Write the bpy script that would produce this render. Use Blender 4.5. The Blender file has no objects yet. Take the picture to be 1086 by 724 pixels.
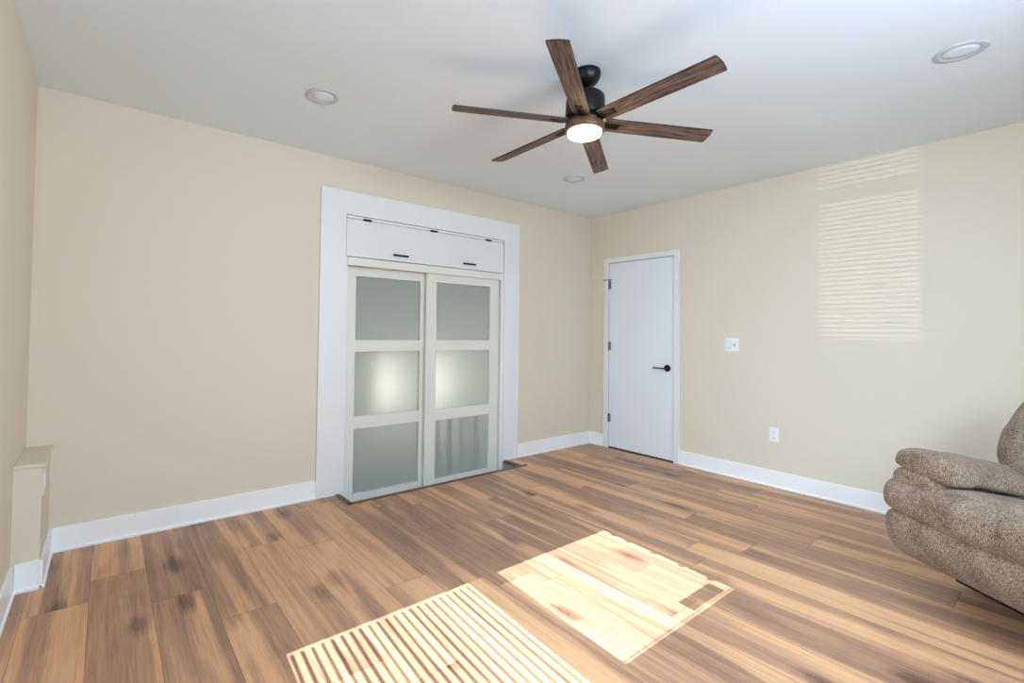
import bpy, bmesh, math, random
from mathutils import Vector, Matrix, noise

random.seed(7)
scene = bpy.context.scene
COL = scene.collection

# ---------------------------------------------------------------- camera, light, exposure
cam_data = bpy.data.cameras.new('camera')
cam = bpy.data.objects.new('camera', cam_data)
COL.objects.link(cam)
YAW, PITCH, ROLL = 0.64848, 0.02274, 0.01265
cam.location = (-4.3068, -3.3981, 1.2155)
fwd = Vector((math.sin(YAW) * math.cos(PITCH), math.cos(YAW) * math.cos(PITCH), math.sin(PITCH)))
rt = Vector((math.cos(YAW), -math.sin(YAW), 0))
up = rt.cross(fwd)
r2 = rt * math.cos(ROLL) + up * math.sin(ROLL)
u2 = -rt * math.sin(ROLL) + up * math.cos(ROLL)
cam.rotation_mode = 'QUATERNION'
cam.rotation_quaternion = Matrix((r2, u2, -fwd)).transposed().to_quaternion()
cam_data.sensor_fit = 'HORIZONTAL'
cam_data.sensor_width = 36.0
cam_data.lens = 504.335 / 1086 * 36.0
cam_data.shift_x = 48.448 / 1086
cam_data.shift_y = -21.983 / 1086
cam_data.clip_start = 0.02
scene.camera = cam

scene.view_settings.view_transform = 'Standard'
scene.view_settings.look = 'None'
scene.view_settings.exposure = -0.20
scene.view_settings.gamma = 1.0
scene.view_settings.use_curve_mapping = False
scene.cycles.use_denoising = True
scene.cycles.max_bounces = 12
scene.cycles.diffuse_bounces = 8
scene.cycles.caustics_reflective = False
scene.cycles.caustics_refractive = False
scene.cycles.sample_clamp_indirect = 6.0

world = bpy.data.worlds.new('world')
scene.world = world
world.use_nodes = True
world.node_tree.nodes['Background'].inputs[0].default_value = (0.62, 0.78, 1.0, 1)
world.node_tree.nodes['Background'].inputs[1].default_value = 1.0

ROOM_BACK = -4.30          # window wall behind the camera
X_LEFT = -4.6264           # left wall
H = 2.5


def light(name, kind, loc, direction, energy, color, size=None, size_y=None, angle=None):
    d = bpy.data.lights.new(name, kind)
    d.energy = energy
    d.color = color
    if kind == 'AREA':
        d.shape = 'RECTANGLE'
        d.size, d.size_y = size, size_y
    if angle is not None:
        d.angle = angle
    o = bpy.data.objects.new(name, d)
    o.location = loc
    o.rotation_mode = 'QUATERNION'
    o.rotation_quaternion = Vector(direction).to_track_quat('-Z', 'Y')
    COL.objects.link(o)
    return o


SUN_V = Vector((0.07, 1.0, -1 / 1.2995))
light('sun', 'SUN', (-3.2, -8, 4), SUN_V, 22.5, (0.98, 0.98, 1.0), angle=math.radians(0.15))
# daylight coming in through the windows, one lamp per window opening
SKY = (0.60, 0.795, 1.0)
light('daylight_back_window', 'AREA', (-3.50, ROOM_BACK + 0.04, 1.81), (0, 1, -0.33), 58, SKY, 0.84, 0.60)
light('daylight_back_window', 'AREA', (-2.45, ROOM_BACK + 0.04, 1.81), (0, 1, -0.33), 58, SKY, 0.84, 0.60)
lw = light('daylight_left_window', 'AREA', (X_LEFT + 0.06, -2.30, 1.50), (1, -0.05, -0.40), 37, SKY, 1.0, 1.2)
lw.data.spread = math.radians(88)

# ---------------------------------------------------------------- helpers


def new_mat(name):
    m = bpy.data.materials.new(name)
    m.use_nodes = True
    return m, m.node_tree, m.node_tree.nodes['Principled BSDF']


def srgb(r, g, b):
    f = lambda c: c / 255 / 12.92 if c / 255 <= 0.04045 else ((c / 255 + 0.055) / 1.055) ** 2.4
    return (f(r), f(g), f(b), 1)


def plain(name, color, rough=0.5, metallic=0.0, bump=0.0, bump_scale=200.0, spec=0.5, var=0.0):
    m, nt, bs = new_mat(name)
    bs.inputs['Base Color'].default_value = color
    bs.inputs['Roughness'].default_value = rough
    bs.inputs['Metallic'].default_value = metallic
    bs.inputs['Specular IOR Level'].default_value = spec
    tc = nt.nodes.new('ShaderNodeTexCoord')
    nz = nt.nodes.new('ShaderNodeTexNoise')
    nz.inputs['Scale'].default_value = bump_scale
    nz.inputs['Detail'].default_value = 3
    nt.links.new(tc.outputs['Object'], nz.inputs['Vector'])
    if bump:
        bp = nt.nodes.new('ShaderNodeBump')
        bp.inputs['Strength'].default_value = bump
        bp.inputs['Distance'].default_value = 0.002
        nt.links.new(nz.outputs['Fac'], bp.inputs['Height'])
        nt.links.new(bp.outputs['Normal'], bs.inputs['Normal'])
    if var:
        mx = nt.nodes.new('ShaderNodeMix')
        mx.data_type = 'RGBA'
        mx.inputs['A'].default_value = color
        mx.inputs['B'].default_value = tuple(c * (1 - var) for c in color[:3]) + (1,)
        nt.links.new(nz.outputs['Fac'], mx.inputs['Factor'])
        nt.links.new(mx.outputs['Result'], bs.inputs['Base Color'])
    return m


def emission(name, color, strength):
    m, nt, bs = new_mat(name)
    bs.inputs['Base Color'].default_value = (0.8, 0.8, 0.8, 1)
    bs.inputs['Emission Color'].default_value = color
    bs.inputs['Emission Strength'].default_value = strength
    return m


def math_node(nt, op, a, b=None, c=None):
    n = nt.nodes.new('ShaderNodeMath')
    n.operation = op
    for i, v in enumerate((a, b, c)):
        if v is None:
            continue
        if isinstance(v, (int, float)):
            n.inputs[i].default_value = v
        else:
            nt.links.new(v, n.inputs[i])
    return n.outputs[0]


def ramp(nt, fac, stops):
    n = nt.nodes.new('ShaderNodeValToRGB')
    e = n.color_ramp.elements
    while len(e) < len(stops):
        e.new(0.5)
    for el, (p, c) in zip(e, stops):
        el.position = p
        el.color = c
    nt.links.new(fac, n.inputs['Fac'])
    return n.outputs['Color']


def floor_material():
    m, nt, bs = new_mat('laminate_planks')
    L = nt.links
    tc = nt.nodes.new('ShaderNodeTexCoord')
    sp = nt.nodes.new('ShaderNodeSeparateXYZ')
    L.new(tc.outputs['Object'], sp.inputs[0])
    X, Y = sp.outputs['X'], sp.outputs['Y']
    W, LEN = 0.222, 1.25
    xs = math_node(nt, 'DIVIDE', math_node(nt, 'ADD', X, 4.338 + 0.222 * 40), W)
    col = math_node(nt, 'FLOOR', xs)
    wn1 = nt.nodes.new('ShaderNodeTexWhiteNoise')
    wn1.noise_dimensions = '1D'
    L.new(math_node(nt, 'ADD', col, 3.31), wn1.inputs['W'])
    ys = math_node(nt, 'DIVIDE', math_node(nt, 'ADD', math_node(nt, 'ADD', Y, 60.0), math_node(nt, 'MULTIPLY', wn1.outputs['Value'], LEN)), LEN)
    row = math_node(nt, 'FLOOR', ys)
    cid = nt.nodes.new('ShaderNodeCombineXYZ')
    L.new(col, cid.inputs[0])
    L.new(row, cid.inputs[1])
    wn2 = nt.nodes.new('ShaderNodeTexWhiteNoise')
    wn2.noise_dimensions = '3D'
    L.new(cid.outputs[0], wn2.inputs['Vector'])
    tone = wn2.outputs['Value']

    def stretched(sx, sy, scale_id, detail, rough, dist):
        c = nt.nodes.new('ShaderNodeCombineXYZ')
        L.new(math_node(nt, 'ADD', math_node(nt, 'MULTIPLY', X, sx), math_node(nt, 'MULTIPLY', col, scale_id)), c.inputs[0])
        L.new(math_node(nt, 'ADD', math_node(nt, 'MULTIPLY', Y, sy), math_node(nt, 'MULTIPLY', row, scale_id * 1.7)), c.inputs[1])
        L.new(math_node(nt, 'MULTIPLY', tone, 9.0), c.inputs[2])
        n = nt.nodes.new('ShaderNodeTexNoise')
        n.inputs['Scale'].default_value = 1.0
        n.inputs['Detail'].default_value = detail
        n.inputs['Roughness'].default_value = rough
        n.inputs['Distortion'].default_value = dist
        L.new(c.outputs[0], n.inputs['Vector'])
        return n.outputs['Fac']

    bands = stretched(9.0, 0.55, 5.37, 1.5, 0.45, 0.5)
    streak = stretched(48.0, 1.6, 2.13, 5.0, 0.65, 0.6)
    fine = stretched(190.0, 7.0, 1.13, 3.0, 0.6, 0.0)
    bsm = nt.nodes.new('ShaderNodeMapRange')
    bsm.interpolation_type = 'SMOOTHSTEP'
    bsm.inputs['From Min'].default_value = 0.44
    bsm.inputs['From Max'].default_value = 0.60
    L.new(bands, bsm.inputs['Value'])
    soft = stretched(5.0, 1.3, 3.37, 3.0, 0.55, 1.0)
    # a few oval knots with rings
    kc = nt.nodes.new('ShaderNodeCombineXYZ')
    L.new(math_node(nt, 'ADD', math_node(nt, 'MULTIPLY', X, 2.6), math_node(nt, 'MULTIPLY', col, 0.731)), kc.inputs[0])
    L.new(math_node(nt, 'ADD', math_node(nt, 'MULTIPLY', Y, 1.25), math_node(nt, 'MULTIPLY', row, 0.37)), kc.inputs[1])
    kv = nt.nodes.new('ShaderNodeTexVoronoi')
    kv.voronoi_dimensions = '2D'
    kv.inputs['Scale'].default_value = 1.0
    L.new(kc.outputs[0], kv.inputs['Vector'])
    dist = math_node(nt, 'MULTIPLY_ADD', math_node(nt, 'SUBTRACT', soft, 0.5), 0.16, math_node(nt, 'MULTIPLY_ADD', math_node(nt, 'SUBTRACT', streak, 0.5), 0.12, kv.outputs['Distance']))
    kn = nt.nodes.new('ShaderNodeMapRange')
    kn.interpolation_type = 'SMOOTHSTEP'
    kn.inputs['From Min'].default_value = 0.17
    kn.inputs['From Max'].default_value = 0.02
    L.new(dist, kn.inputs['Value'])
    ksep = nt.nodes.new('ShaderNodeSeparateColor')
    L.new(kv.outputs['Color'], ksep.inputs[0])
    pick = math_node(nt, 'GREATER_THAN', ksep.outputs[0], 0.35)
    rings = math_node(nt, 'MULTIPLY_ADD', math_node(nt, 'SINE', math_node(nt, 'MULTIPLY', dist, 110.0)), 0.12, 0.88)
    v = math_node(nt, 'MULTIPLY_ADD', math_node(nt, 'SUBTRACT', bsm.outputs[0], 0.5), 0.23, 0.50)
    v = math_node(nt, 'MULTIPLY_ADD', math_node(nt, 'SUBTRACT', soft, 0.5), 0.34, v)
    v = math_node(nt, 'MULTIPLY_ADD', math_node(nt, 'SUBTRACT', streak, 0.5), 0.50, v)
    v = math_node(nt, 'MULTIPLY_ADD', math_node(nt, 'SUBTRACT', fine, 0.5), 0.24, v)
    v = math_node(nt, 'MULTIPLY_ADD', math_node(nt, 'SUBTRACT', tone, 0.5), 0.13, v)
    v = math_node(nt, 'SUBTRACT', v, math_node(nt, 'MULTIPLY', math_node(nt, 'MULTIPLY', math_node(nt, 'MULTIPLY', kn.outputs[0], pick), rings), 0.28))
    colr = ramp(nt, v, [(0.08, srgb(94, 66, 52)), (0.31, srgb(150, 112, 89)), (0.47, srgb(182, 139, 108)),
                        (0.63, srgb(214, 162, 119)), (0.88, srgb(236, 187, 142))])
    # seams between planks
    fx = math_node(nt, 'FRACT', xs)
    fy = math_node(nt, 'FRACT', ys)
    ex = math_node(nt, 'MINIMUM', fx, math_node(nt, 'SUBTRACT', 1.0, fx))
    ey = math_node(nt, 'MINIMUM', fy, math_node(nt, 'SUBTRACT', 1.0, fy))
    seam = math_node(nt, 'MAXIMUM', math_node(nt, 'LESS_THAN', ex, 0.006), math_node(nt, 'LESS_THAN', ey, 0.0012))
    mx = nt.nodes.new('ShaderNodeMix')
    mx.data_type = 'RGBA'
    L.new(math_node(nt, 'MULTIPLY', seam, 0.6), mx.inputs['Factor'])
    L.new(colr, mx.inputs['A'])
    mx.inputs['B'].default_value = srgb(60, 40, 30)
    L.new(mx.outputs['Result'], bs.inputs['Base Color'])
    bs.inputs['Roughness'].default_value = 0.42
    bs.inputs['Specular IOR Level'].default_value = 0.5
    bp = nt.nodes.new('ShaderNodeBump')
    bp.inputs['Strength'].default_value = 0.12
    bp.inputs['Distance'].default_value = 0.002
    L.new(math_node(nt, 'SUBTRACT', fine, seam), bp.inputs['Height'])
    L.new(bp.outputs['Normal'], bs.inputs['Normal'])
    return m


def wood_blade_material():
    m, nt, bs = new_mat('fan_blade_wood')
    tc = nt.nodes.new('ShaderNodeTexCoord')
    mp = nt.nodes.new('ShaderNodeMapping')
    mp.inputs['Scale'].default_value = (6.0, 110.0, 20.0)
    nt.links.new(tc.outputs['Object'], mp.inputs['Vector'])
    nz = nt.nodes.new('ShaderNodeTexNoise')
    nz.inputs['Scale'].default_value = 1.0
    nz.inputs['Detail'].default_value = 5
    nz.inputs['Roughness'].default_value = 0.65
    nz.inputs['Distortion'].default_value = 0.8
    nt.links.new(mp.outputs[0], nz.inputs['Vector'])
    c = ramp(nt, nz.outputs['Fac'], [(0.37, srgb(32, 23, 19)), (0.46, srgb(76, 57, 48)), (0.56, srgb(108, 87, 76)), (0.72, srgb(142, 121, 108))])
    nt.links.new(c, bs.inputs['Base Color'])
    bs.inputs['Roughness'].default_value = 0.55
    bp = nt.nodes.new('ShaderNodeBump')
    bp.inputs['Strength'].default_value = 0.2
    bp.inputs['Distance'].default_value = 0.001
    nt.links.new(nz.outputs['Fac'], bp.inputs['Height'])
    nt.links.new(bp.outputs['Normal'], bs.inputs['Normal'])
    return m


def tweed_material():
    m, nt, bs = new_mat('brown_tweed')
    L = nt.links
    tc = nt.nodes.new('ShaderNodeTexCoord')

    def nz(scale, detail, vec_scale=(1, 1, 1), dist=0.0):
        mp = nt.nodes.new('ShaderNodeMapping')
        mp.inputs['Scale'].default_value = vec_scale
        L.new(tc.outputs['Object'], mp.inputs['Vector'])
        n = nt.nodes.new('ShaderNodeTexNoise')
        n.inputs['Scale'].default_value = scale
        n.inputs['Detail'].default_value = detail
        n.inputs['Distortion'].default_value = dist
        L.new(mp.outputs[0], n.inputs['Vector'])
        return n.outputs['Fac']
    a = nz(230, 2, (1, 0.5, 1.6))
    b = nz(210, 2, (1.6, 1.8, 0.3))
    c = nz(9, 4, (1, 1, 1), 0.8)
    v = math_node(nt, 'ADD', math_node(nt, 'MULTIPLY', a, 0.45), math_node(nt, 'MULTIPLY', b, 0.45))
    v = math_node(nt, 'MULTIPLY_ADD', c, 0.22, math_node(nt, 'SUBTRACT', v, 0.06))
    v = math_node(nt, 'MULTIPLY_ADD', math_node(nt, 'SUBTRACT', v, 0.5), 1.7, 0.5)
    colr = ramp(nt, v, [(0.26, srgb(72, 55, 42)), (0.44, srgb(118, 98, 79)), (0.56, srgb(146, 125, 104)), (0.76, srgb(184, 166, 145))])
    L.new(colr, bs.inputs['Base Color'])
    bs.inputs['Roughness'].default_value = 0.95
    bs.inputs['Specular IOR Level'].default_value = 0.1
    bs.inputs['Sheen Weight'].default_value = 0.15
    bp = nt.nodes.new('ShaderNodeBump')
    bp.inputs['Strength'].default_value = 0.5
    bp.inputs['Distance'].default_value = 0.003
    L.new(v, bp.inputs['Height'])
    L.new(bp.outputs['Normal'], bs.inputs['Normal'])
    return m


def frosted_material():
    m, nt, bs = new_mat('frosted_glass')
    L = nt.links
    nt.nodes.remove(bs)
    out = nt.nodes['Material Output']
    dif = nt.nodes.new('ShaderNodeBsdfDiffuse')
    dif.inputs['Color'].default_value = (0.66, 0.71, 0.68, 1)
    tr = nt.nodes.new('ShaderNodeBsdfTranslucent')
    tr.inputs['Color'].default_value = (0.85, 0.90, 0.87, 1)
    rf = nt.nodes.new('ShaderNodeBsdfRefraction')
    rf.inputs['Color'].default_value = (0.86, 0.92, 0.90, 1)
    rf.inputs['Roughness'].default_value = 0.95
    rf.inputs['IOR'].default_value = 1.5
    gl = nt.nodes.new('ShaderNodeBsdfGlossy')
    gl.inputs['Roughness'].default_value = 0.07
    m1 = nt.nodes.new('ShaderNodeMixShader')
    m1.inputs[0].default_value = 0.42
    L.new(dif.outputs[0], m1.inputs[1])
    L.new(tr.outputs[0], m1.inputs[2])
    m2 = nt.nodes.new('ShaderNodeMixShader')
    m2.inputs[0].default_value = 0.30
    L.new(m1.outputs[0], m2.inputs[1])
    L.new(rf.outputs[0], m2.inputs[2])
    m3 = nt.nodes.new('ShaderNodeMixShader')
    fr = nt.nodes.new('ShaderNodeFresnel')
    fr.inputs['IOR'].default_value = 1.45
    L.new(fr.outputs[0], m3.inputs[0])
    L.new(m2.outputs[0], m3.inputs[1])
    L.new(gl.outputs[0], m3.inputs[2])
    L.new(m3.outputs[0], out.inputs[0])
    return m


def clear_material():
    m, nt, bs = new_mat('clear_glass_back')
    nt.nodes.remove(bs)
    t = nt.nodes.new('ShaderNodeBsdfTransparent')
    t.inputs['Color'].default_value = (0.95, 0.97, 0.96, 1)
    nt.links.new(t.outputs[0], nt.nodes['Material Output'].inputs[0])
    return m


M = {
    'wall': plain('beige_wall_paint', srgb(221, 211, 191), 0.85, bump=0.06, bump_scale=260, spec=0.25),
    'ceiling': plain('white_ceiling_paint', srgb(228, 239, 248), 0.9, bump=0.06, bump_scale=220, spec=0.2),
    'white': plain('white_semi_gloss_paint', srgb(230, 231, 231), 0.38, bump=0.02, bump_scale=120, spec=0.4),
    'base': plain('white_baseboard_paint', srgb(243, 244, 244), 0.35, bump=0.02, bump_scale=120, spec=0.4),
    'panel': plain('white_panel_paint', srgb(226, 227, 227), 0.4, bump=0.02, bump_scale=120, spec=0.4),
    'doorwhite': plain('white_door_paint', srgb(230, 234, 240), 0.42, bump=0.02, bump_scale=120, spec=0.4),
    'cream': plain('cream_door_frame', srgb(226, 224, 214), 0.45, bump=0.02, bump_scale=120),
    'floor': floor_material(),
    'concrete': plain('grey_subfloor', srgb(150, 152, 152), 0.9, bump=0.2, bump_scale=60, var=0.2),
    'strip': plain('brown_threshold_strip', srgb(118, 80, 60), 0.45, bump=0.1, bump_scale=90, var=0.25),
    'plastic': plain('white_plastic', srgb(240, 242, 244), 0.3, var=0.02),
    'plastic_shadow': plain('grey_slot', srgb(120, 122, 124), 0.5, var=0.05),
    'grey_plate': plain('off_white_plate', srgb(226, 224, 214), 0.35, var=0.02),
    'black': plain('black_metal', srgb(22, 21, 21), 0.4, 0.3, var=0.1),
    'bronze': plain('dark_bronze', srgb(28, 24, 22), 0.38, 0.5, var=0.15),
    'brass': plain('warm_bronze', srgb(108, 80, 54), 0.42, 0.4, var=0.1),
    'steel': plain('brushed_steel', srgb(130, 130, 128), 0.4, 0.8, var=0.1),
    'blade': wood_blade_material(),
    'bladeedge': plain('dark_blade_edge', srgb(40, 27, 22), 0.55, var=0.1),
    'lamp': emission('lit_diffuser', (1.0, 0.84, 0.62, 1), 3.2),
    'canlens': plain('light_lens', srgb(226, 238, 248), 0.5, var=0.02),
    'cantrim': plain('light_trim', srgb(192, 202, 212), 0.6, var=0.02),
    'tweed': tweed_material(),
    'frost': frosted_material(),
    'clear': clear_material(),
    'closet': plain('closet_paint', srgb(205, 205, 200), 0.9, bump=0.05, var=0.04),
    'streak_strip': plain('grey_streak_strip', srgb(112, 118, 120), 0.95, bump=0.1, bump_scale=300, var=0.1),
    'dark': plain('painted_gap_shade', srgb(22, 18, 16), 0.9, var=0.1),
    'tube': emission('added_glow_tube', (1.0, 0.94, 0.80, 1), 6.5),
    'slat': plain('blind_slat', srgb(225, 225, 222), 0.5, var=0.03),
}


def obj(name, bm, mats, parent=None, smooth=False, mw=None):
    me = bpy.data.meshes.new(name)
    bmesh.ops.recalc_face_normals(bm, faces=bm.faces)
    bm.to_mesh(me)
    bm.free()
    for m in (mats if isinstance(mats, (list, tuple)) else [mats]):
        me.materials.append(m)
    if smooth:
        for p in me.polygons:
            p.use_smooth = True
    o = bpy.data.objects.new(name, me)
    COL.objects.link(o)
    if parent is not None:
        o.parent = parent
    if mw is not None:
        o.matrix_basis = mw
    return o


def tag(o, label, cat, group=None):
    o['label'] = label
    o['category'] = cat
    if group:
        o['group'] = group
    return o


def struct(o, label=None):
    o['kind'] = 'structure'
    if label:
        o['label'] = label
    return o


def thing(name, loc, label, cat, group=None, rotz=0):
    o = bpy.data.objects.new(name, None)
    o.empty_display_size = 0.1
    o.location = loc
    o.rotation_euler = (0, 0, rotz)
    COL.objects.link(o)
    return tag(o, label, cat, group)


def box(bm, x0, x1, y0, y1, z0, z1, bev=0.0, mat=0):
    vs = [bm.verts.new((x, y, z)) for x in (x0, x1) for y in (y0, y1) for z in (z0, z1)]
    idx = [(0, 1, 3, 2), (4, 6, 7, 5), (0, 4, 5, 1), (2, 3, 7, 6), (0, 2, 6, 4), (1, 5, 7, 3)]
    fs = [bm.faces.new([vs[i] for i in f]) for f in idx]
    for f in fs:
        f.material_index = mat
    if bev:
        es = list({e for f in fs for e in f.edges})
        r = bmesh.ops.bevel(bm, geom=es, offset=bev, segments=2, affect='EDGES', profile=0.6)
        for f in r['faces']:
            f.material_index = mat
    return fs


def bx(*a, **k):
    bm = bmesh.new()
    box(bm, *a, **k)
    return bm


def lathe(bm, prof, seg=48, center=(0, 0, 0), axis='Z', mat=0):
    rings = []
    for r, h in prof:
        ring = []
        for i in range(seg):
            a = 2 * math.pi * i / seg
            p = (r * math.cos(a), r * math.sin(a), h)
            if axis == 'X':
                p = (p[2], p[0], p[1])
            if axis == 'Y':
                p = (p[0], p[2], p[1])
            ring.append(bm.verts.new(Vector(p) + Vector(center)))
        rings.append(ring)
    for a, b in zip(rings, rings[1:]):
        for i in range(seg):
            f = bm.faces.new((a[i], a[(i + 1) % seg], b[(i + 1) % seg], b[i]))
            f.material_index = mat
    for ring in (rings[0], rings[-1]):
        f = bm.faces.new(ring)
        f.material_index = mat


def lathe_bm(prof, **k):
    bm = bmesh.new()
    lathe(bm, prof, **k)
    return bm


def catmull(pts, n):
    k = len(pts)
    out = []
    for i in range(n):
        t = i * k / n
        j = int(t)
        f = t - j
        p0, p1, p2, p3 = (Vector(pts[(j + d) % k]) for d in (-1, 0, 1, 2))
        out.append(0.5 * ((2 * p1) + (p2 - p0) * f + (2 * p0 - 5 * p1 + 4 * p2 - p3) * f * f + (3 * p1 - p0 - 3 * p2 + p3) * f ** 3))
    return out


def puff(prof, c0, c1, axis, round_r=0.06, n=56, rings=30, amp=0.004, freq=7.0, warp=None, seed=0.0):
    """a stuffed cushion: a closed profile swept along an axis, its ends rounded over"""
    bm = bmesh.new()
    P = catmull(prof, n)
    cen = sum(P, Vector((0, 0))) / len(P)
    span = max((p - cen).length for p in P)
    cs = []
    for i in range(7):
        a = math.pi / 2 * i / 6
        cs.append((c0 + round_r * (1 - math.sin(a)), 1 - round_r / span * (1 - math.cos(a)) if i else 1))
    lo = [(c0 + round_r * (1 - math.cos(math.pi / 2 * i / 6)), 1 - (round_r / span) * (1 - math.sin(math.pi / 2 * i / 6))) for i in range(7)]
    hi = [(c1 - (c - c0), s) for c, s in reversed(lo)]
    a, b = c0 + round_r, c1 - round_r
    mid = [(a + (b - a) * i / rings, 1.0) for i in range(1, rings)]
    R = []
    for c, s in lo + mid + hi:
        ring = []
        for p in P:
            q = cen + (p - cen) * s
            v = Vector((q.x, c, q.y)) if axis == 'Y' else Vector((c, q.x, q.y))
            if warp:
                v = warp(v)
            ring.append(bm.verts.new(v))
        R.append(ring)
    for r0, r1 in zip(R, R[1:]):
        for i in range(n):
            bm.faces.new((r0[i], r0[(i + 1) % n], r1[(i + 1) % n], r1[i]))
    for ring in (R[0], R[-1]):
        c = bm.verts.new(sum((v.co for v in ring), Vector()) / n)
        for i in range(n):
            bm.faces.new((ring[i], ring[(i + 1) % n], c))
    bmesh.ops.recalc_face_normals(bm, faces=bm.faces)
    bm.normal_update()
    if amp:
        offs = []
        for v in bm.verts:
            d = noise.noise(v.co * freq + Vector((seed, seed * 2, 0))) * amp + noise.noise(v.co * freq * 3.1 + Vector((seed, 0, 3))) * amp * 0.35
            offs.append(v.normal * d)
        for v, d in zip(bm.verts, offs):
            v.co += d
    return bm


# ---------------------------------------------------------------- room shell
CX0, CX1, CTOP = -2.885, -1.297, 2.088           # closet opening in the closet wall
PIT = (-2.905, -1.275, -0.232)                   # notch cut in the raised floor in front of the closet
PZ = -0.15

bm = bmesh.new()
T = 0.15


def floor_piece(x0, x1, y0, y1):
    fs = box(bm, x0, x1, y0, y1, -T - 0.05, 0)
    for f in fs:
        f.material_index = 0 if f.calc_center_median().z > -0.001 else 1


floor_piece(X_LEFT - 0.12, 0.12, ROOM_BACK - 0.12, PIT[2])
floor_piece(X_LEFT - 0.12, PIT[0], PIT[2], 0.15)
floor_piece(PIT[1], 0.12, PIT[2], 0.15)
for f in box(bm, PIT[0], PIT[1], PIT[2], 0.8, PZ - 0.05, PZ):
    f.material_index = 1
struct(obj('floor', bm, [M['floor'], M['concrete']]), 'brown wood-look laminate plank floor')

struct(obj('ceiling', bx(X_LEFT - 0.12, 0.12, ROOM_BACK - 0.12, 0.9, H, H + 0.12), M['ceiling']), 'plain white ceiling')

bm = bmesh.new()
box(bm, X_LEFT - 0.12, CX0, 0, 0.14, -0.15, H)
box(bm, CX1, 0.12, 0, 0.14, -0.15, H)
box(bm, CX0, CX1, 0, 0.14, CTOP, H)
struct(obj('wall_front', bm, M['wall']), 'beige painted wall around the closet')

DY0, DY1, DTOP = -0.2538, -0.9867, 1.962        # hinged door leaf
bm = bmesh.new()
box(bm, 0.06, 0.14, ROOM_BACK - 0.12, 0.0, -0.02, H)
box(bm, 0, 0.06, DY0 + 0.004, 0.0, -0.02, H)
box(bm, 0, 0.06, ROOM_BACK - 0.12, DY1 - 0.004, -0.02, H)
box(bm, 0, 0.06, DY1 - 0.004, DY0 + 0.004, DTOP + 0.004, H)
struct(obj('wall_right', bm, M['wall']), 'beige painted wall with the white hinged door')

WL = (-2.685, -2.345, 0.73, 1.60)                  # opening in the left wall (y0, y1, z0, z1)
bm = bmesh.new()
box(bm, X_LEFT - 0.12, X_LEFT, WL[1], 0.0, -0.02, H)
box(bm, X_LEFT - 0.12, X_LEFT, ROOM_BACK - 0.12, WL[0], -0.02, H)
box(bm, X_LEFT - 0.12, X_LEFT, WL[0], WL[1], -0.02, WL[2])
box(bm, X_LEFT - 0.12, X_LEFT, WL[0], WL[1], WL[3], H)
struct(obj('wall_left', bm, M['wall']), 'beige painted wall at the left edge')

ZS, ZH = 1.505, 2.12
WINS = [(-3.931, -3.073), (-2.89, -2.019)]
bm = bmesh.new()
xs = [X_LEFT - 0.12, WINS[0][0] - 0.08, WINS[0][1] + 0.08, WINS[1][0] - 0.08, WINS[1][1] + 0.08, 0.12]
y0, y1 = ROOM_BACK - 0.12, ROOM_BACK
for a, b in ((0, 1), (2, 3), (4, 5)):
    box(bm, xs[a], xs[b], y0, y1, -0.02, H)
for a, b in ((1, 2), (3, 4)):
    box(bm, xs[a], xs[b], y0, y1, -0.02, ZS - 0.08)
    box(bm, xs[a], xs[b], y0, y1, ZH + 0.08, H)
struct(obj('wall_back', bm, M['wall']), 'beige wall with two windows behind the viewer')

# the two rear windows that throw the sun patches: frames and vertical slat blinds
for n, (a, b) in enumerate(WINS):
    bm = bmesh.new()
    y0, y1 = ROOM_BACK - 0.012, ROOM_BACK + 0.0
    box(bm, a - 0.08, a, y0, y1, ZS - 0.08, ZH + 0.08)
    box(bm, b, b + 0.08, y0, y1, ZS - 0.08, ZH + 0.08)
    box(bm, a, b, y0, y1, ZH, ZH + 0.08)
    box(bm, a, b, y0, y1, ZS - 0.08, ZS)
    w = struct(obj('window_%d' % (n + 1), bm, M['white']))
    bm = bmesh.new()
    if n == 0:
        k = 22
        for i in range(k):
            x = a + (i + 0.12) * (b - a) / k
            box(bm, x, x + 0.0160, y0 - 0.02, y0 - 0.018, ZS, ZH)
    else:
        for i in range(26):
            x = a + (i + 0.5) * (b - a) / 26
            box(bm, x, x + random.choice([0.0012, 0.002, 0.003]), y0 - 0.02, y0 - 0.018, ZS, ZH)
        box(bm, a, b, y0 - 0.02, y0 - 0.018, ZS + 0.030, ZS + 0.034)
        box(bm, b - 0.335, b - 0.05, y0 - 0.02, y0 - 0.016, ZS + 0.040, ZS + 0.098)  # unseen box added to shade a rectangle in the sun patch
        for z in (ZS + 0.11, ZS + 0.23, ZS + 0.36, ZS + 0.49, ZS + 0.57):
            box(bm, b - 0.022, b, y0 - 0.02, y0 - 0.016, z - 0.012, z + 0.012)  # unseen blocks added to notch the edge of the sun patch
    obj('blind_slats', bm, M['slat'], w)

# left window: sash rail and horizontal blind slats
bm = bmesh.new()
box(bm, X_LEFT - 0.07, X_LEFT - 0.05, WL[0], WL[1], 1.285, 1.33)
box(bm, X_LEFT - 0.07, X_LEFT - 0.05, WL[0], WL[0] + 0.02, WL[2], WL[3])
box(bm, X_LEFT - 0.07, X_LEFT - 0.05, WL[1] - 0.02, WL[1], WL[2], WL[3])
w = struct(obj('window_3', bm, M['white']))
bm = bmesh.new()
z = WL[2] + 0.012
while z < WL[3]:
    box(bm, X_LEFT - 0.046, X_LEFT - 0.044, WL[0], WL[1], z, z + 0.0092)
    z += 0.0185
obj('blind_slats', bm, M['slat'], w)

# baseboards
BH, BT = 0.132, 0.014


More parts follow.
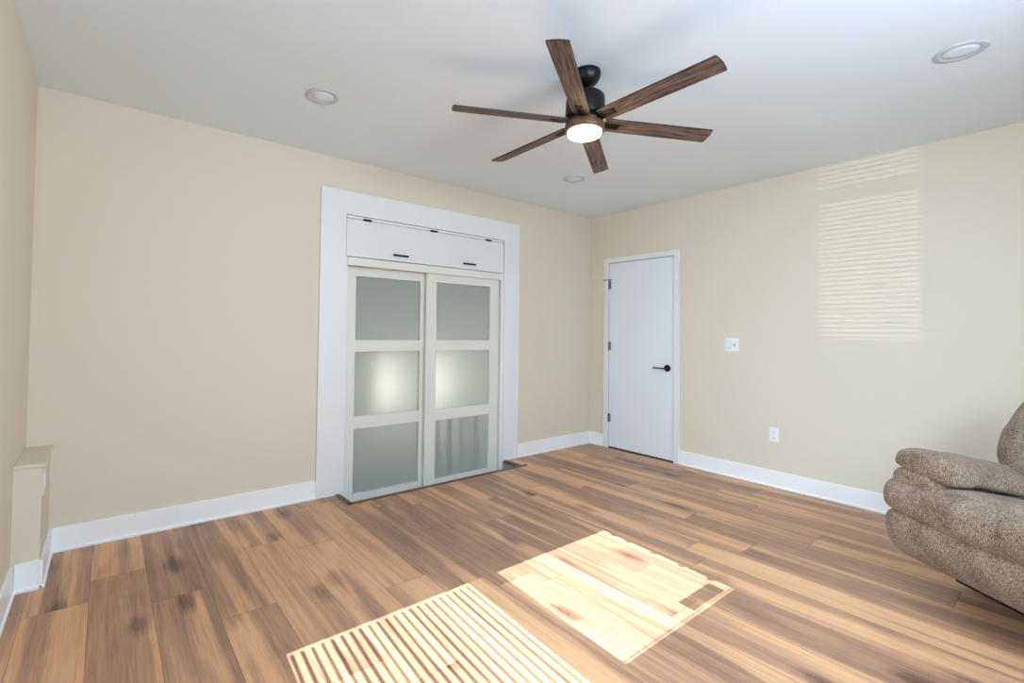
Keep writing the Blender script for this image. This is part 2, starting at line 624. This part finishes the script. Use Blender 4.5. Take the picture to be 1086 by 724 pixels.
def base(name, *boxes):
    bm = bmesh.new()
    for b in boxes:
        box(bm, *b, bev=0.003)
        # shoe moulding along the foot of the board
        x0, x1, y0, y1 = b[:4]
        dx = 0.009 if x1 - x0 < 0.05 else 0.0
        dy = 0.009 if y1 - y0 < 0.05 else 0.0
        box(bm, x0 - dx, x1 + dx, y0 - dy, y1 + dy, 0, 0.016, bev=0.004)
    return struct(obj(name, bm, M['base']), 'tall white baseboard')


BOX_X, BOX_Y, BOX_H = -4.527, -0.421, 0.577     # boxed-out corner at the left
TX0, TX1, TTOP = -3.0795, -1.1015, 2.263         # outer edges of the closet casing
base('baseboard_front', (BOX_X, TX0, -BT, 0, 0, BH), (TX1, 0, -BT, 0, 0, BH))
base('baseboard_right', (-BT, 0, -0.1946, -BT, 0, BH), (-BT, 0, ROOM_BACK, -1.0423, 0, BH))
base('baseboard_left', (X_LEFT, X_LEFT + BT, ROOM_BACK, BOX_Y - BT, 0, BH), (X_LEFT + BT, BOX_X, BOX_Y - BT, BOX_Y, 0, BH),
     (BOX_X, BOX_X + BT, BOX_Y - BT, -BT, 0, BH))
base('baseboard_back', (X_LEFT + BT, -BT, ROOM_BACK, ROOM_BACK + BT, 0, BH))

# quarter-round shoe lines are part of the baseboards' look: thin lip
bm = bmesh.new()
box(bm, X_LEFT, BOX_X, BOX_Y, 0, 0, BOX_H - 0.016)
box(bm, X_LEFT, BOX_X + 0.012, BOX_Y - 0.012, 0, BOX_H - 0.016, BOX_H, bev=0.003)
struct(obj('wall_left_ledge', bm, M['wall']), 'low beige boxed-out ledge in the left corner')

# closet casing
bm = bmesh.new()
CT = 0.018
box(bm, TX0, CX0, -CT, 0.0, 0.0, TTOP)
box(bm, CX1, TX1, -CT, 0.0, 0.0, TTOP)
box(bm, CX0, CX1, -CT, 0.0, CTOP, TTOP)
# jamb lining with a thin bead
box(bm, CX0 - 0.001, CX0 + 0.016, -CT + 0.004, 0.14, -0.15, 1.772, bev=0.002)
box(bm, CX1 - 0.03, CX1 + 0.001, -CT + 0.010, 0.14, -0.15, 1.772, bev=0.002)
struct(obj('trim_1', bm, M['white']), 'wide white casing around the closet')

# door casing
bm = bmesh.new()
box(bm, -0.016, 0.0, -0.2500, -0.1946, 0, 2.0175, bev=0.002)
box(bm, -0.016, 0.0, -1.0423, -0.9910, 0, 2.0175, bev=0.002)
box(bm, -0.016, 0.0, -0.9910, -0.2500, DTOP + 0.006, 2.0175, bev=0.002)
struct(obj('trim_2', bm, M['white']), 'white casing around the hinged door')

# closet inside
bm = bmesh.new()
box(bm, CX0 - 0.05, CX0, 0.14, 0.8, -0.15, H)
box(bm, CX1, CX1 + 0.05, 0.14, 0.8, -0.15, H)
box(bm, CX0 - 0.05, CX1 + 0.05, 0.75, 0.8, -0.15, H)
struct(obj('wall_closet', bm, M['closet']), 'closet interior behind the frosted doors')

# floor edging strips round the notch
bm = bmesh.new()
box(bm, PIT[0] - 0.030, PIT[0] + 0.004, PIT[2] - 0.03, -CT, -0.012, 0.006, bev=0.002)
box(bm, PIT[0] - 0.030, PIT[1] + 0.075, PIT[2] - 0.028, PIT[2] + 0.004, -0.012, 0.006, bev=0.002)
box(bm, PIT[1] - 0.004, PIT[1] + 0.030, PIT[2], -CT, -0.02, 0.005, bev=0.002)
struct(obj('trim_3', bm, M['strip']), 'brown edging strip round the floor notch')

# ---------------------------------------------------------------- hinged door
door = struct(obj('door_1', bx(0.004, 0.044, DY1, DY0, 0.014, DTOP, bev=0.0015), M['doorwhite']), 'plain white slab door with black lever')
for z in (1.735, 1.08, 0.317):
    bm = bmesh.new()
    lathe(bm, [(0.008, -0.048), (0.008, 0.048)], seg=14, center=(-0.004, -0.251, z))
    box(bm, -0.001, 0.0036, -0.275, -0.252, z - 0.044, z + 0.044)
    obj('hinge', bm, M['steel'], door)
bm = bmesh.new()
box(bm, -0.022, -0.002, -0.295, -0.215, 1.786, 1.792, bev=0.001)
lathe(bm, [(0.006, -0.012), (0.006, 0.012)], seg=12, center=(-0.030, -0.215, 1.789), axis='X')
obj('door_stop', bm, M['steel'], door)
bm = bmesh.new()
ly, lz = -0.922, 0.888
lathe(bm, [(0.030, 0.003), (0.033, -0.001), (0.033, -0.007), (0.028, -0.010)], seg=36, center=(0, ly, lz), axis='X')
lathe(bm, [(0.011, -0.009), (0.010, -0.045), (0.009, -0.052)], seg=20, center=(0, ly, lz), axis='X')
box(bm, -0.054, -0.042, ly - 0.010, ly + 0.125, lz - 0.006, lz + 0.006, bev=0.004)
obj('lever_handle', bm, M['black'], door)
obj('strike_plate', bx(-0.0175, -0.0155, -0.997, -0.992, lz - 0.03, lz + 0.03), M['plastic'], door)
obj('gap_shade_strip', bx(0.002, 0.055, DY1, DY0, 0.0005, 0.012), M['dark'], door, False)  # dark strip filling the gap, its shade put into the colour

# ---------------------------------------------------------------- closet: sliding doors, track, flip-up panel


def sliding_door(x0, x1, y0, y1, z0, z1, sl, sr, label):
    t = thing('sliding_door', ((x0 + x1) / 2, (y0 + y1) / 2, z0), label, 'sliding door', 'frosted sliding closet doors')
    ox, oy, oz = t.location
    panes = [(-0.050, 0.450), (0.547, 1.047), (1.140, 1.636)]

    def add(name, bmv, mat):
        bmesh.ops.translate(bmv, verts=bmv.verts, vec=(-ox, -oy, -oz))
        return obj(name, bmv, mat, t)
    add('stile', bx(x0, x0 + sl, y0, y1, z0, z1, bev=0.002), M['cream'])
    add('stile', bx(x1 - sr, x1, y0, y1, z0, z1, bev=0.002), M['cream'])
    zs = [z0] + [v for p in panes for v in p] + [z1]
    for i in range(0, len(zs), 2):
        add('rail', bx(x0 + sl - 0.001, x1 - sr + 0.001, y0 + 0.001, y1 - 0.001, zs[i], zs[i + 1], bev=0.0015), M['cream'])
    for a, b in panes:
        ym = y0 + 0.022
        pb = bmesh.new()
        for f in box(pb, x0 + sl - 0.004, x1 - sr + 0.004, ym, ym + 0.005, a - 0.004, b + 0.004):
            f.material_index = 0 if f.calc_center_median().y < ym + 0.001 else 1
        add('frosted_pane', pb, [M['frost'], M['clear']])
    return t


sliding_door(-2.865, -2.085, 0.055, 0.090, -0.142, 1.735, 0.098, 0.098, 'left cream closet door with three frosted panes, set behind the other door')
sliding_door(-2.148, -1.340, 0.012, 0.047, -0.142, 1.735, 0.104, 0.106, 'right cream closet door with three frosted panes, lower one showing vertical streaks')

bm = bmesh.new()
box(bm, CX0 + 0.017, CX1 - 0.032, -0.020, 0.008, 1.706, 1.768, bev=0.002)
box(bm, CX0 + 0.017, CX1 - 0.032, 0.0, 0.11, 1.755, 1.77)
tag(obj('door_track', bm, M['cream']), 'cream track fascia above the two frosted closet doors', 'track')

# flip-up storage panel over the closet
px0, px1, pz0, pz1 = CX0 + 0.006, CX1 - 0.006, 1.775, 2.060
fp = thing('storage_hatch', ((px0 + px1) / 2, 0, pz0), 'white flip-up hatch panel above the closet doors with black handles', 'hatch')
ox, oy, oz = fp.location


def fpart(name, bmv, mat):
    bmesh.ops.translate(bmv, verts=bmv.verts, vec=(-ox, -oy, -oz))
    return obj(name, bmv, mat, fp)


fpart('panel', bx(px0, px1, -0.010, 0.008, pz0, pz1, bev=0.002), M['panel'])
fpart('hinge_rail', bx(px0, px1, -0.010, 0.008, pz1 + 0.004, CTOP - 0.003, bev=0.002), M['panel'])
for x in (-2.7115, -2.100, -1.494):
    bm = bmesh.new()
    box(bm, x - 0.033, x + 0.033, -0.016, -0.009, 2.056, 2.072, bev=0.002)
    b2 = bm
    lathe(b2, [(0.0065, -0.034), (0.0065, 0.034)], seg=12, center=(x, -0.016, 2.066), axis='X')
    fpart('hinge', b2, M['black'])
for x in (-2.421, -1.724):
    bm = bmesh.new()
    box(bm, x - 0.068, x + 0.068, -0.036, -0.026, 1.812, 1.827, bev=0.002)
    box(bm, x - 0.058, x - 0.048, -0.028, -0.009, 1.816, 1.824)
    box(bm, x + 0.048, x + 0.058, -0.028, -0.009, 1.816, 1.824)
    fpart('handle', bm, M['black'])
# cabinet behind the hatch keeps the opening closed
obj('cabinet_box', bx(px0 + 0.02 - ox, px1 - 0.02 - ox, 0.008, 0.12, 0.0, 0.30), M['panel'], fp)

# unseen tubes and strips added to make the panes' glow and streaks
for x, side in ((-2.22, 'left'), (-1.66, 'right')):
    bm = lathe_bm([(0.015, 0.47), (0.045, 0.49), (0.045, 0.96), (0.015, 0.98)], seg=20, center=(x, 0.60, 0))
    o = obj('added_glow', bm, M['tube'])  # tube added to light the pane from behind
    tag(o, 'added upright glow blurred behind the middle frosted pane of the %s closet door' % side, 'added glow', 'added glows behind the closet glass')

sc = thing('streak_strips', (-1.76, 0.062, -0.148), 'added dark upright strips blurred behind the lower right frosted pane', 'shade_strip')  # strips added to shade streaks onto the pane
for x, w in ((-1.985, 0.012), (-1.872, 0.020), (-1.735, 0.014), (-1.655, 0.010), (-1.575, 0.018)):
    obj('strip', bx(x + 1.76 - w, x + 1.76 + w, -0.004, 0.004, 0.0, 0.63, bev=0.002), M['streak_strip'], sc)

# ---------------------------------------------------------------- wall plates
t = thing('light_switch', (0, -1.512, 1.1315), 'white two-gang switch plate on the wall right of the hinged door', 'switch')
obj('plate', bx(-0.006, 0, -0.057, 0.057, -0.056, 0.056, bev=0.002), M['plastic'], t)
bm = bmesh.new()
box(bm, -0.0075, -0.005, 0.007, 0.043, -0.034, 0.034, mat=1)
box(bm, -0.0105, -0.006, 0.009, 0.041, -0.032, 0.032, bev=0.002, mat=0)
obj('rocker', bm, [M['plastic'], M['plastic_shadow']], t)
bm = bmesh.new()
box(bm, -0.0068, -0.005, -0.031, -0.019, -0.014, 0.014, mat=1)
box(bm, -0.016, -0.006, -0.029, -0.021, 0.0, 0.010, bev=0.001, mat=0)
obj('toggle', bm, [M['plastic'], M['plastic_shadow']], t)


def outlet(loc, rotz, label):
    t = thing('wall_outlet', loc, label, 'outlet', None, rotz)
    obj('plate', bx(-0.006, 0, -0.0345, 0.0345, -0.057, 0.057, bev=0.002), M['plastic'], t)
    for s in (-0.0205, 0.0205):
        bm = bmesh.new()
        box(bm, -0.008, -0.005, -0.0165, 0.0165, s - 0.0145, s + 0.0145, bev=0.001, mat=0)
        for yy, hh in ((-0.0065, 0.0045), (0.0065, 0.0035)):
            box(bm, -0.0086, -0.0075, yy - 0.001, yy + 0.001, s - hh + 0.003, s + hh + 0.003, mat=1)
        lathe(bm, [(0.0024, -0.0086), (0.0024, -0.0075)], seg=10, center=(0, 0, s - 0.008), axis='X', mat=1)
        obj('socket', bm, [M['plastic'], M['plastic_shadow']], t)
    return t


outlet((0, -1.836, 0.418), 0, 'small white outlet low on the right wall between the door and the recliner')
t = thing('cover_plate', (BOX_X, -0.372, 0.487), 'narrow off-white cover plate on the side of the corner ledge', 'plate')
obj('plate', bx(0, 0.006, -0.036, 0.036, -0.066, 0.066, bev=0.002), M['grey_plate'], t)
obj('insert', bx(0.005, 0.0085, -0.017, 0.017, -0.034, 0.034, bev=0.001), M['plastic'], t)

# ---------------------------------------------------------------- recessed ceiling lights
for (x, y), lab in (((-3.386, -0.847), 'recessed round ceiling light above the wall left of the closet'),
                    ((-1.280, -3.050), 'recessed round ceiling light in the upper right corner above the recliner'),
                    ((-1.224, -0.795), 'recessed round ceiling light below the fan, nearest the far corner')):
    t = thing('recessed_light', (x, y, H), lab, 'ceiling light', 'recessed ceiling lights')
    bm = bmesh.new()
    lathe(bm, [(0.088, 0.0), (0.088, -0.004), (0.084, -0.0065), (0.066, -0.0060), (0.062, -0.0045), (0.062, 0.0)], seg=56)
    obj('trim_ring', bm, M['cantrim'], t, True)
    obj('lens', lathe_bm([(0.0615, -0.0005), (0.0615, -0.004), (0.03, -0.0046)], seg=48), M['canlens'], t, True)

# ---------------------------------------------------------------- ceiling fan
FX, FY = -2.4478, -1.8976
fan = thing('ceiling_fan', (FX, FY, H), 'six-blade brown wood ceiling fan with black mount and lit round lamp', 'ceiling fan')
obj('canopy', lathe_bm([(0.070, 0.0), (0.0715, -0.010), (0.068, -0.030), (0.058, -0.050), (0.040, -0.066), (0.024, -0.073), (0.010, -0.075)]), M['bronze'], fan, True)
nrm = Vector((0.0506, 0.0111, 1)).normalized()
TILT = Matrix.Translation((0, 0, -0.055)) @ Vector((0, 0, 1)).rotation_difference(nrm).to_matrix().to_4x4()


def fz(z):
    return z - (H - 0.055)


def tilted(name, bmv, mats, smooth=True):
    return obj(name, bmv, mats, fan, smooth, TILT)


tilted('downrod', lathe_bm([(0.013, fz(2.445)), (0.013, fz(2.418)), (0.026, fz(2.416)), (0.028, fz(2.408)), (0.030, fz(2.395))], seg=28), M['bronze'])
tilted('motor_housing', lathe_bm([(0.030, fz(2.400)), (0.052, fz(2.397)), (0.060, fz(2.388)), (0.080, fz(2.383)), (0.091, fz(2.372)), (0.094, fz(2.355)),
                                  (0.095, fz(2.275)), (0.092, fz(2.268)), (0.075, fz(2.266))]), M['bronze'])
tilted('flywheel', lathe_bm([(0.070, fz(2.268)), (0.083, fz(2.264)), (0.086, fz(2.250)), (0.086, fz(2.240)), (0.078, fz(2.234))]), M['bronze'])
tilted('light_ring', lathe_bm([(0.080, fz(2.238)), (0.093, fz(2.236)), (0.0955, fz(2.230)), (0.0955, fz(2.206)), (0.093, fz(2.200)), (0.084, fz(2.199))]), M['brass'])
tilted('diffuser', lathe_bm([(0.083, fz(2.203)), (0.0835, fz(2.194)), (0.080, fz(2.184)), (0.066, fz(2.177)), (0.036, fz(2.173)), (0.008, fz(2.172))]), M['lamp'])

d = bpy.data.lights.new('fan_lamp_glow', 'POINT')
d.energy = 2.5
d.color = (1.0, 0.72, 0.42)
d.shadow_soft_size = 0.06
o = bpy.data.objects.new('fan_lamp_glow', d)
COL.objects.link(o)
o.parent = fan
o.location = (0, 0, 2.10 - H)

RA, RB, WB, PT, PH = 0.6505, 0.6485, 0.0458, -0.2255, 0.5271
zb = fz(2.2475)


def blade_bm():
    bm = bmesh.new()
    n = 8
    outline = [(0.098, -WB * 0.93), (0.100, WB * 0.93)]
    tip = []
    for i in range(n + 1):
        s = 1 - 2 * i / n
        tip.append((RB + (RA - RB) * (s + 1) / 2 + 0.006 * (1 - s * s), WB * s))
    pts = outline + tip
    th = 0.0035
    lo = [bm.verts.new((x, y, -th)) for x, y in pts]
    hi = [bm.verts.new((x, y, th)) for x, y in pts]
    bm.faces.new(lo)
    bm.faces.new(hi)
    k = len(pts)
    for i in range(k):
        f = bm.faces.new((lo[i], lo[(i + 1) % k], hi[(i + 1) % k], hi[i]))
        f.material_index = 1
    return bm


def bracket_bm():
    bm = bmesh.new()
    zt, z0 = -0.0036, -0.0085
    box(bm, 0.080, 0.120, -0.017, 0.017, z0, zt + 0.002, bev=0.001)
    box(bm, 0.118, 0.172, -0.017, -0.009, z0, zt, bev=0.001)
    box(bm, 0.118, 0.172, 0.009, 0.017, z0, zt, bev=0.001)
    box(bm, 0.164, 0.174, -0.017, 0.017, z0, zt, bev=0.001)
    for x in (0.128, 0.156):
        lathe(bm, [(0.004, z0 + 0.002), (0.004, z0 - 0.0015), (0.002, z0 - 0.0025)], seg=12, center=(x, 0, 0))
    box(bm, 0.118, 0.168, -0.010, 0.010, -0.0052, zt)
    return bm


for i in range(6):
    mx = TILT @ Matrix.Rotation(PH + i * math.pi / 3, 4, 'Z') @ Matrix.Translation((0, 0, zb)) @ Matrix.Rotation(PT, 4, 'X')
    if i == 0:
        b0 = obj('blade', blade_bm(), [M['blade'], M['bladeedge']], fan, False, mx)
        k0 = obj('blade_bracket', bracket_bm(), M['bronze'], b0)
    else:
        b = b0.copy()
        COL.objects.link(b)
        b.parent = fan
        b.matrix_basis = mx
        k = k0.copy()
        COL.objects.link(k)
        k.parent = b

# ---------------------------------------------------------------- recliner (local x = towards its back, local y = its far side)
rec = thing('recliner', (-1.1945, -3.3476, 0), 'brown tweed upholstered recliner with padded arm standing by the right wall', 'armchair', None, -YAW)
U0 = 2.45


def P(*pts):
    return [(u - U0, z) for u, z in pts]


tw = M['tweed']
obj('frame', puff(P((2.46, 0.10), (2.34, 0.2), (2.26, 0.42), (2.5, 0.45), (2.86, 0.45), (2.93, 0.3), (2.92, 0.10), (2.6, 0.09)), -0.47, 0.455, 'Y', 0.03, amp=0.002), tw, rec, True)
obj('footrest', puff(P((2.22, 0.130), (2.150, 0.170), (2.110, 0.225), (2.094, 0.295), (2.112, 0.362), (2.21, 0.380), (2.34, 0.355), (2.38, 0.24), (2.36, 0.145), (2.29, 0.120)),
                     -0.51, 0.495, 'Y', 0.055, amp=0.003, freq=6, seed=1.0), tw, rec, True)


def seat_warp(v):
    t = max(0.0, 1 - (v.y / 0.45) ** 2)
    if v.z > 0.42:
        v = v + Vector((0, 0, 0.022 * t))
    if v.x < -0.28:
        v = v + Vector((-0.014 * t, 0, -0.012 * t))
    return v


obj('seat_cushion', puff(P((2.155, 0.358), (2.102, 0.385), (2.088, 0.435), (2.102, 0.486), (2.150, 0.516), (2.26, 0.520), (2.42, 0.495), (2.60, 0.46), (2.64, 0.40), (2.58, 0.335), (2.35, 0.325)),
                         -0.505, 0.495, 'Y', 0.05, amp=0.006, freq=5.5, warp=seat_warp, seed=4.0), tw, rec, True)
for s, sd in ((1, 0.0), (-1, 9.0)):
    yc = 0.355 * s
    # box of the arm below, pad on top that slopes down to the back
    obj('arm_panel', puff([(yc - 0.105, 0.30), (yc - 0.112, 0.45), (yc - 0.108, 0.565), (yc, 0.585), (yc + 0.103, 0.565), (yc + 0.108, 0.45), (yc + 0.105, 0.30), (yc, 0.29)],
                          2.118 - U0, 2.80 - U0, 'X', 0.04, amp=0.002, seed=sd), tw, rec, True)

    def arm_warp(v, s=s, yc=yc):
        x = v.x - (2.12 - U0)
        v = v + Vector((0, 0, -0.105 * min(1.0, max(0.0, (x - 0.06) / 0.52)) ** 1.35))
        if x < 0.13:
            outer = max(0.0, min(1.0, ((v.y - yc) * s + 0.05) / 0.12))
            low = max(0.0, min(1.0, (0.63 - v.z) / 0.05))
            v = v + Vector((0, 0, low * (0.024 * outer - 0.012 * (1 - outer))))
        return v
    # the pad bulges out further over the seat than over the outer side
    prof = [(-0.150, 0.562), (-0.172, 0.600), (-0.150, 0.650), (-0.080, 0.678), (0.02, 0.682), (0.098, 0.660), (0.122, 0.605), (0.110, 0.560), (0.0, 0.548)]
    obj('arm_pad', puff([(yc + s * a, z) for a, z in prof], 2.128 - U0, 2.74 - U0, 'X', 0.06, amp=0.005, freq=8, warp=arm_warp, seed=sd + 2), tw, rec, True)
obj('lumbar_cushion', puff(P((2.475, 0.42), (2.462, 0.50), (2.480, 0.60), (2.54, 0.66), (2.66, 0.66), (2.76, 0.58), (2.76, 0.42)), -0.30, 0.30, 'Y', 0.05, amp=0.005, seed=6.0), tw, rec, True)
obj('backrest', puff(P((2.575, 0.560), (2.545, 0.610), (2.545, 0.680), (2.575, 0.770), (2.630, 0.860), (2.700, 0.950), (2.785, 1.015), (2.870, 1.015), (2.930, 0.94), (2.940, 0.75), (2.900, 0.50), (2.78, 0.42), (2.66, 0.50)),
                     -0.42, 0.405, 'Y', 0.10, amp=0.008, freq=5, seed=8.0), tw, rec, True)
obj('base', bx(2.40 - U0, 2.88 - U0, -0.43, 0.43, 0.028, 0.20, bev=0.01), M['black'], rec)  # black base block, added to deepen the shade under the chair
for x, y in ((2.52, 0.39), (2.52, -0.39), (2.84, 0.39), (2.84, -0.39)):
    obj('foot', lathe_bm([(0.020, 0.0), (0.024, 0.004), (0.026, 0.04), (0.030, 0.10)], seg=20, center=(x - U0, y, 0)), M['black'], rec, True)

# ---------------------------------------------------------------- sunlight thrown back in through the left window's blind
P0 = Vector((-10.0, -2.62, 0.22))
d = bpy.data.lights.new('reflected_sun_glint', 'SPOT')
d.energy = 750
d.color = (1.0, 0.97, 0.90)
d.shadow_soft_size = 0.002
d.spot_size = math.radians(24)
d.spot_blend = 0.2
o = bpy.data.objects.new('reflected_sun_glint', d)
o.location = P0
o.rotation_mode = 'QUATERNION'
o.rotation_quaternion = (Vector((X_LEFT, -2.54, 1.3)) - P0).to_track_quat('-Z', 'Y')
COL.objects.link(o)
